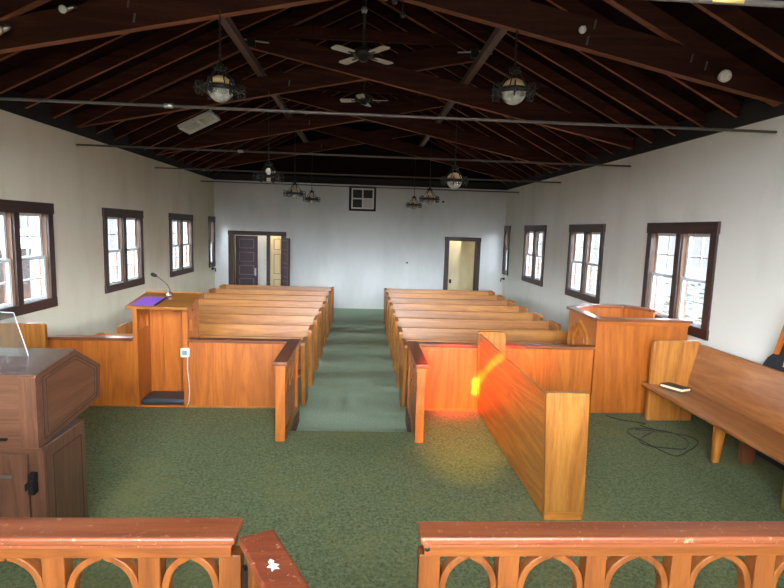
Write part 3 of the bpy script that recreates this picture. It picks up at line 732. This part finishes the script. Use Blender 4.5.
# ------------------------------------------------------------------ communion rail
CZ = .60
def arch_path(xa, xb, ztop):
    w = xb-xa; c = (xa+xb)/2; L = []
    k = min(1, w/2/.125)
    half = [(0, -.60), (0, -.14), (.003*k, -.112), (.012*k, -.085), (.028*k, -.060), (.05*k, -.040), (.08*k, -.023), (.112*k, -.012), (w/2, -.004)]
    L = [(xa+p[0], ztop+p[1]) for p in half]; R = [(xb-p[0], ztop+p[1]) for p in half]
    return L+R[::-1][1:]
def rail(label, xa, xb, posts, yb):
    t = thing('communion_rail', label, 'railing', ((xa+xb)/2, 1.68, CZ))
    part('top_board', MB().box(xa, xb, 1.612, yb, 1.284, 1.312), 'railtop', t, bevel=.008)
    part('molding', MB().box(xa+.012, xb-.012, 1.622, yb-.01, 1.272, 1.285), 'railtop', t)
    part('fascia', MB().box(xa+.015, xb-.015, 1.630, yb-.02, 1.232, 1.273), 'railbody', t, bevel=.003)
    part('bottom_rail', MB().box(xa+.02, xb-.02, 1.64, yb-.025, CZ+.05, CZ+.13), 'railbody', t, bevel=.003)
    for p in posts: part('post', MB().box(p-.036, p+.036, 1.64, 1.695, CZ, 1.234), 'railpost', t, bevel=.003)
    for p, q in zip(posts[:-1], posts[1:]):
        a, b = p+.036+.01, q-.036-.01
        o = part('arch', MB().ribbon(arch_path(a, b, 1.234), .024, 'y', 1.648, 1.69), 'railpost', t, bevel=.004)
    return t
wood('railpost', srgb(72, 35, 11), srgb(102, 53, 18), srgb(122, 68, 27), axis='z', scale=1.8, vary=.06, rough=.45, coat=.03, spec=.25)
rp = [.249]+[.522+.305*i for i in range(9)]
rail_r = rail('wooden communion rail with gothic arches at bottom right, scratched reddish top', .212, 3.02, rp, 1.718)
mb = MB(); mb.lathe([(0, 0), (.009, 0), (.009, .006), (0, .007)], (0, 0, 0), 10); mb.xf(Matrix.Translation((.238, 1.633, 1.262)) @ Matrix.Rotation(PI/2, 4, 'X'))
part('latch_plate', mb, 'black_metal', rail_r)
rail('wooden communion rail with gothic arches at bottom left, ending at the gate', -3.02, -.395, [-2.81, -2.505, -2.2, -1.895, -1.595, -1.29, -.985, -.68, -.418], 1.742)
# gate swung open towards the camera
g = thing('rail_gate', 'rail gate swung open toward the camera, worn red top with a white chip', 'gate', (-.385, 1.62, CZ))
gl = .62
Mg = Matrix.Translation((-.385, 1.62, 0)) @ Matrix.Rotation(math.radians(-62.5), 4, 'Z')
# local: x along the gate away from the hinge, y across
GO = .01
def gp_(n, mb, mat, **k): return part(n, mb.xf(Mg), mat, g, **k)
top = gp_('top_board', MB().box(0, gl, -.0, .118, 1.284, 1.312), 'gatetop', bevel=.008)
gp_('fascia', MB().box(.015, gl-.015, .02, .098, 1.236, 1.284), 'railbody', bevel=.003)
gp_('bottom_rail', MB().box(.02, gl-.02, .025, .095, CZ+.05, CZ+.13), 'railbody')
for p in (.05, .32, .58): gp_('post', MB().box(p-.03, p+.03, .025, .095, CZ+.03, 1.238), 'railpost', bevel=.003)
for p, q in ((.05, .32), (.32, .58)):
    gp_('arch', MB().ribbon(arch_path(p+.042, q-.042, 1.238), .026, 'y', .035, .085), 'railpost', bevel=.004)
chip = [(p[0]+.035, p[1]+.006) for p in [(.125, .050), (.14, .058), (.150, .052), (.163, .066), (.168, .055), (.182, .060), (.176, .046), (.185, .036), (.168, .040), (.158, .030), (.152, .042), (.138, .040)]]
gp_('paint_chip', MB().prism(chip, 'z', 1.311, 1.3128), 'white_paint', label='white chipped spot')
gp_('hinge', MB().box(-.012, .02, .015, .03, 1.05, 1.20), 'black_metal')

# ------------------------------------------------------------------ iron pendants
def spiral(c, r0, turns, ax, ay, a0=0, n=16):
    P = []
    for k in range(n+1):
        u = k/n; a = a0+u*turns*2*PI; r = r0*(1-.75*u)
        P.append(Vector(c)+Vector(ax)*r*math.cos(a)+Vector(ay)*r*math.sin(a))
    return P
def pendant(label, x, y, z, ztop, globe=True):
    t = thing('iron_pendant', label, 'light', (x, y, z), 'wrought iron pendant lights')
    R = .152
    mb = MB(); mb.lathe([(R-.006, -.022), (R+.006, -.022), (R+.006, .022), (R-.006, .022), (R-.006, -.022)], (x, y, z), 28)
    for k in range(12):
        a = k*PI/6; mb.lathe([(0, -.02), (.02, 0), (0, .02)], (x+(R+.008)*math.cos(a), y+(R+.008)*math.sin(a), z), 6)
    part('ring', mb, 'bronze_metal', t)
    for k in range(6):
        a = k*PI/3+.3; d = Vector((math.cos(a), math.sin(a), 0)); u = Vector((0, 0, 1)); c = Vector((x, y, z))
        mb = MB(); mb.tube(spiral(c+d*(R+.042)+u*.035, .042, 1.25, d, u, PI*.75), .0075, 5)
        mb.tube(spiral(c+d*(R+.042)-u*.04, .042, 1.25, d, -u, PI*.75), .0075, 5)
        mb.tube([c+d*R, c+d*(R+.085)], .008, 5)
        part('scroll', mb, 'bronze_metal', t)
    for k in range(6):
        a = k*PI/3; d = Vector((math.cos(a), math.sin(a), 0))
        mb = MB(); mb.tube([Vector((x, y, z))+d*R+Vector((0, 0, .02)), Vector((x, y, z))+d*.1+Vector((0, 0, .10)), Vector((x, y, z))+d*.03+Vector((0, 0, .19))], .006, 5)
        part('arm', mb, 'bronze_metal', t)
    mb = MB(); mb.lathe([(0, .17), (.05, .175), (.055, .185), (.035, .20), (.03, .225), (.012, .235), (.01, .26), (0, .26)], (x, y, z), 14)
    for k in range(4):
        a = k*PI/2+.4; d = Vector((math.cos(a), math.sin(a), 0)); u = Vector((0, 0, 1))
        mb.tube(spiral(Vector((x, y, z+.20))+d*.055, .022, 1.2, d, u, PI), .004, 5)
    part('crown', mb, 'bronze_metal', t)
    pts = []
    mb = MB(); zz = z+.25; k = 0
    while zz < min(z+.62, ztop-.03):
        a = 0 if k % 2 else PI/2; d = Vector((math.cos(a), math.sin(a), 0))*.009
        mb.tube([Vector((x, y, zz))+d, Vector((x, y, zz+.014))+d*1.1, Vector((x, y, zz+.03))+d, Vector((x, y, zz+.034)), Vector((x, y, zz+.03))-d, Vector((x, y, zz+.014))-d*1.1, Vector((x, y, zz))-d, Vector((x, y, zz-.004))], .003, 4, closed=True)
        zz += .03; k += 1
    mb.tube([(x+.004, y, z+.24), (x-.004, y, (z+ztop)/2), (x, y, ztop)], .005, 5)
    part('chain', mb, 'bronze_metal', t)
    if globe:
        prof = [(.118*math.sin(math.radians(a)), -.118*math.cos(math.radians(a))) for a in range(0, 110, 9)]
        part('globe', MB().lathe(prof, (x, y, z+.0), 24), 'globe_glass', t)
        prof = [(.118*math.sin(math.radians(a)), -.118*math.cos(math.radians(a))) for a in range(110, 166, 9)]
        part('upper_bowl', MB().lathe(prof, (x, y, z+.005), 24), 'amber_glass', t)
    else:
        prof = [(.045*math.sin(math.radians(a)), -.045*math.cos(math.radians(a))) for a in range(0, 181, 15)]
        part('bulb', MB().lathe(prof, (x, y, z+.09), 14), 'bulb_white', t)
        part('socket', MB().lathe([(0, -.06), (.03, -.06), (.03, .04), (0, .05)], (x, y, z), 12), 'white_paint', t)
    return t
plain('bulb_white', srgb(246, 244, 236), .3)
def ztr(x): return 4.52-SL*abs(x-CX)+.01
PD = [(-1.37, 5.17, 3.57, True, 'round iron pendant with a glass globe, nearest on the left side'), (-1.44, 8.06, 3.04, False, 'round iron pendant missing its globe with a bare white bulb, second on the left'), (-1.43, 10.96, 2.99, True, 'round iron pendant third back on the left side, over the left pews'), (-1.38, 13.95, 3.04, True, 'round iron pendant farthest back on the left side, small against the rear wall'),
      (1.39, 5.12, 3.655, True, 'round iron pendant with a glass globe, nearest on the right side'), (1.345, 8.01, 3.08, True, 'round iron pendant second back on the right side, globe below its ring'), (1.33, 10.91, 2.97, True, 'round iron pendant third back on the right side, over the right pews'), (1.29, 13.9, 2.98, True, 'round iron pendant farthest back on the right side, small against the rear wall')]
for x, y, z, gl_, lab in PD: pendant(lab, x, y, z, ztr(x)+.02, gl_)

# ------------------------------------------------------------------ ceiling fans
def fan(label, x, y, z, rot, mat, span=.55, pitch_=12, chains=()):
    t = thing('ceiling_fan', label, 'fan', (x, y, z), 'ceiling fans along the ridge')
    part('downrod', MB().tube([(x, y, z+.05), (x, y, zr(CX)+.01)], .014, 8), 'bronze_metal', t)
    part('coupling', MB().lathe([(0, -.04), (.03, -.03), (.04, 0), (.03, .03), (0, .04)], (x, y, z+.5), 12), 'bright_metal', t)
    part('motor', MB().lathe([(0, -.09), (.05, -.085), (.07, -.05), (.12, -.03), (.125, .02), (.09, .05), (.03, .08), (0, .085)], (x, y, z), 20), 'bronze_metal', t)
    for k in range(4):
        M = Matrix.Translation((x, y, z-.02)) @ Matrix.Rotation(math.radians(rot+90*k), 4, 'Z') @ Matrix.Rotation(math.radians(pitch_), 4, 'X')
        b = MB(); b.prism([(.16, -.05), (.2, -.06), (span-.04, -.07), (span, -.05), (span, .05), (span-.04, .07), (.2, .06), (.16, .05)], 'z', -.004, .004); b.xf(M)
        o = part('blade', b, mat, t)
        a = MB(); a.box(.08, .22, -.015, .015, -.012, -.004); a.xf(M); part('blade_arm', a, 'bronze_metal', t, parent=o)
    for cx_, cy_, zb in chains:
        part('pull_chain', MB().tube([(x+cx_, y+cy_, z-.05), (x+cx_, y+cy_, zb)], .003, 5).lathe([(0, -.022), (.016, -.012), (.02, 0), (.012, .016), (0, .02)], (x+cx_, y+cy_, zb), 10), 'bronze_metal', t)
    return t
fan('ceiling fan directly overhead with tan wooden blades and pull chains', -.03, 3.72, 4.13, 80, 'tan_blade', .66, 12, ((.2, .06, 3.86), (.26, .1, 3.79)))
fan('ceiling fan in the first bay beyond the nearest truss, on a long rod', CX, 6.66, 4.42, 38, 'white_blade', .44, 3)
fan('pale bladed ceiling fan half hidden beyond the second truss', CX, 9.55, 4.57, -10, 'white_blade', .42)
# ------------------------------------------------------------------ fixtures on beams and roof
def floodlamp(label, x, z, aim, k=1):
    t = thing('flood_lamp', label, 'lamp', (x, 5.11, z), 'clamp lamps on the nearest truss')
    M = Matrix.Translation((x, 5.02, z)) @ Matrix.Rotation(PI/2+aim, 4, 'X')
    part('bulb', MB().lathe([(0, .062), (.03, .058), (.052, .045), (.058, .02), (.045, -.02), (.025, -.05), (.02, -.07), (0, -.07)], (0, 0, 0), 18).xf(M @ Matrix.Scale(k, 4)), 'lamp_glass', t)
    part('socket', MB().tube([(x, 5.06, z+.01), (x+.05, 5.09, z+.05), (x+.06, 5.115, z+.055)], [.03*k, .025*k, .02*k], 10), 'bright_metal', t)
    return t
plain('lamp_glass', srgb(220, 216, 204), .15, noise=.25, scale=50)
floodlamp('round flood lamp bulb clipped to the right end of the nearest truss', 3.37, 3.86, .1)
floodlamp('small round flood lamp on the nearest truss, above the right pendant', 1.97, 4.21, .3, .6)
floodlamp('small round flood lamp on the nearest truss at upper left', -2.68, 4.15, .3, .6)
floodlamp('flood lamp at the extreme left end of the nearest truss', -3.25, 3.95, .1, .9)
# tilted ceiling light box on the left roof slope
ang = math.atan(.5)
M = Matrix.Translation((-3.10, 10.22, zr(-3.10)-.03)) @ Matrix.Rotation(-ang, 4, 'Y')
t = thing('ceiling_light', 'white two-bay ceiling light box tilted along the left roof slope', 'light', (-3.1, 10.22, zr(-3.1)-.03))
mb = MB(); mb.plate(rect(-.33, .33, -.29, .29), [rect(-.30, -.012, -.26, .26), rect(.012, .30, -.26, .26)], 'z', -.05, .02); mb.xf(M); part('housing', mb, 'white_paint', t)
part('diffuser', MB().box(-.31, .31, -.27, .27, .0, .015).xf(M), 'pale_panel', t)
# junction boxes with conduit at the arms of the second truss
for sgn, lab in ((-1, 'grey junction box with bent conduit on the second truss, left arm'), (1, 'grey junction box with bent conduit on the second truss, right arm')):
    x = CX+sgn*1.62
    t = thing('junction_box', lab, 'box', (x, 8.02, 4.9))
    part('box', MB().box(x-.06, x+.06, 7.98, 8.04, 4.86, 4.98), 'bronze_metal', t, bevel=.01)
    part('conduit', MB().tube([(x-sgn*.25, 8.01, 4.93), (x, 8.01, 4.95), (x+sgn*.18, 8.0, 4.97), (x+sgn*.25, 7.98, 4.92)], .012, 6), 'bright_metal', t)
# small wall details
solo('wall_hook', 'small dark hook high on the rear wall, right of the far pendants', 'hook', MB().lathe([(0, -.03), (.03, -.02), (.03, .02), (0, .03)], (2.25, YB-.03, 3.16), 8), 'black_metal')
solo('wall_peg', 'small dark peg on the rear wall between aisle and right doorway', 'peg', MB().lathe([(0, -.025), (.025, -.015), (.025, .015), (0, .025)], (1.27, YB-.02, 1.38), 8), 'black_metal')
for x, y, s, lab in ((XL, 14.93, 1, 'small black bracket on the left wall under the farthest window'), (XR, 15.0, -1, 'small black bracket on the right wall under the farthest window')):
    t = thing('wall_bracket', lab, 'bracket', (x, y, 1.0))
    z = 1.08 if s > 0 else 1.0
    part('plate', MB().box(min(x, x+s*.03), max(x, x+s*.03), y-.06, y+.06, z-.03, z+.03), 'black_metal', t)
    part('arm', MB().tube([(x+s*.02, y, z), (x+s*.09, y, z+.01), (x+s*.1, y, z-.08)], .018, 8), 'black_metal', t)

# ------------------------------------------------------------------ outdoors, seen blown-out through the panes
mb = MB(); mb.box(-40, XL-.3, -30, 50, -.6, -.5); mb.box(XR+.3, 40, -30, 50, -.6, -.5); mb.box(XL-.3, XR+.3, YB+2.7, 50, -.6, -.5); struct('ground', mb, 'grass')
def bush(label, x, y, w, h, n):
    t = thing('bush', label, 'bush', (x, y, -.5), 'bushes outside the right windows')
    rnd = random.Random(n+int(y*10)); mb = MB()
    for k in range(n):
        a = rnd.uniform(0, 2*PI); u = rnd.random()**.5; zz = rnd.uniform(.25, h)
        r = w*u*math.sqrt(max(.05, 1-((zz-h*.5)/(h*.55))**2))
        c = Vector((x+r*math.cos(a), y+r*math.sin(a), -.5+zz))
        R = Matrix.Rotation(rnd.uniform(0, 2*PI), 3, 'Z') @ Matrix.Rotation(rnd.uniform(-1, 1), 3, 'X')
        q = [R @ Vector(v)*rnd.uniform(.6, 1.3)+c for v in ((-.07, 0, 0), (0, -.035, .01), (.09, 0, 0), (0, .035, .01))]
        mb.add(q, [(0, 1, 2, 3)])
    part('foliage', mb, 'leaf', t)
    part('trunk', MB().tube([(x, y, -.5), (x+.05, y, .2), (x, y+.05, h*.6-.5)], [.05, .04, .02], 7), 'bark', t)
bush('leafy green bush outside, behind the nearest right window', 7.3, 11.6, 1.2, 1.9, 500)
bush('leafy green bush outside, behind the second right window', 7.6, 17.4, 1.2, 1.8, 500)
t = thing('neighbor_building', 'pale brick building outside, behind the nearest left window', 'building', (-9, 12, -.5))
part('wall', MB().box(-9.2, -9, 8, 16.5, -.5, 1.55), 'brick', t)
part('roof', MB().prism([(-8.8, 1.55), (-11, 1.55), (-10, 2.0)], 'y', 7.8, 16.7), 'white_paint', t)

# ------------------------------------------------------------------ light
w = bpy.data.worlds.new('sky'); S.world = w; w.use_nodes = True
nt = w.node_tree; nt.nodes.clear()
bg = nt.nodes.new('ShaderNodeBackground'); wo = nt.nodes.new('ShaderNodeOutputWorld')
bg.inputs['Strength'].default_value = 1.0
tcw = nt.nodes.new('ShaderNodeTexCoord'); sep = nt.nodes.new('ShaderNodeSeparateXYZ'); rw = ramp(nt, [(0, (1.8, 1.9, 2.0)), (.045, (2.2, 2.3, 2.4)), (.10, (46, 52, 58)), (.24, (46, 52, 58)), (.42, (22, 27, 32)), (1, (10, 14, 19))])
nt.links.new(tcw.outputs['Generated'], sep.inputs[0]); nt.links.new(sep.outputs['Z'], rw.inputs['Fac']); nt.links.new(rw.outputs[0], bg.inputs['Color'])
nt.links.new(bg.outputs[0], wo.inputs[0])
def area(name, loc, rot, sx, sy, e, c=(1, 1, 1)):
    ld = bpy.data.lights.new(name, 'AREA'); ld.shape = 'RECTANGLE'; ld.size = sx; ld.size_y = sy; ld.energy = e; ld.color = c
    o = bpy.data.objects.new(name, ld); COL.objects.link(o); o.location = loc; o.rotation_euler = rot; return o
# added fill lamp in the unseen chancel window, spread kept off the roof
lamp = area('chancel_fill', (0, YF-.05, 2.5), (math.radians(72), 0, 0), 4.2, 1.4, 35, (1, .92, .8)); lamp.data.spread = math.radians(110)
# coloured sun patches from the stained glass behind the photographer
def spot(name, loc, tgt, ang, e, c, blend=.8, rad=.02):
    ld = bpy.data.lights.new(name, 'SPOT'); ld.spot_size = math.radians(ang); ld.energy = e; ld.color = c; ld.spot_blend = blend; ld.shadow_soft_size = rad
    o = bpy.data.objects.new(name, ld); COL.objects.link(o); o.location = loc
    o.rotation_euler = (Vector(tgt)-Vector(loc)).to_track_quat('-Z', 'Y').to_euler()
SG = (.1, -.9, 3.5)
spot('stained_glass_red', SG, (1.12, 6.05, .52), 7.6, 26000, (1, .025, .0), .6)
spot('stained_glass_amber', (.1, -.9, 3.3), (1.1, 5.3, .10), 10, 3600, (1, .55, .0), 1)
spot('stained_glass_red', (-.6, -.9, 3.5), (1.39, 5.22, .72), 1.8, 22000, (1, .01, .0), .9)
spot('stained_glass_red', (-.6, -.9, 3.5), (1.39, 5.75, 1.02), 1.6, 14000, (1, .01, .0), .9)
spot('stained_glass_red', (.1, -.9, 3.4), (1.80, 6.06, .83), 3.6, 20000, (1, .02, .0), 1)
spot('stained_glass_amber', (.2, -.9, 3.4), (2.1, 6.06, .75), 5, 2500, (1, .4, .0), 1)
spot('stained_glass_amber', (-.6, -.9, 3.4), (1.38, 5.4, .75), 7, 2600, (1, .35, .02), 1)
spot('stained_glass_yellow', (0, -.9, 3.3), (1.375, 6.0, .55), .8, 40000, (1, .75, .05), .8)
spot('stained_glass_yellow', (0, -.9, 3.3), (1.375, 6.0, .45), .8, 40000, (1, .65, .03), .8)
for yy, zz in ((4.98, 1.10), (5.12, 1.05), (5.27, .98), (5.42, .90), (5.57, .81), (5.72, .72), (5.86, .64)):
    spot('stained_glass_yellow', (-.6, -.9, 3.3), (1.38, yy, zz), 1.1, 17000, (1, .62, .1), .9)

# ------------------------------------------------------------------ camera
f, yaw, pitch, roll, H = 524.287, .0566, .122, .0311, 2.3198
cy, sy, cp, sp, cr, sr = math.cos(yaw), math.sin(yaw), math.cos(pitch), math.sin(pitch), math.cos(roll), math.sin(roll)
F = Vector((sy*cp, cy*cp, -sp)); Rr = Vector((cy, -sy, 0)); U = Rr.cross(F)
R2 = Rr*cr+U*sr; U2 = -Rr*sr+U*cr
M = Matrix((R2, U2, -F)).transposed().to_4x4(); M.translation = (0, 0, H)
cd = bpy.data.cameras.new('camera'); cam = bpy.data.objects.new('camera', cd); COL.objects.link(cam); cam.matrix_world = M
cd.sensor_width = 36; cd.lens = f/784*36; cd.clip_start = .05
S.camera = cam
S.view_settings.view_transform = 'Standard'; S.view_settings.look = 'None'; S.view_settings.exposure = 0
for o in bpy.data.objects:
    if '_loc' in o: del o['_loc']
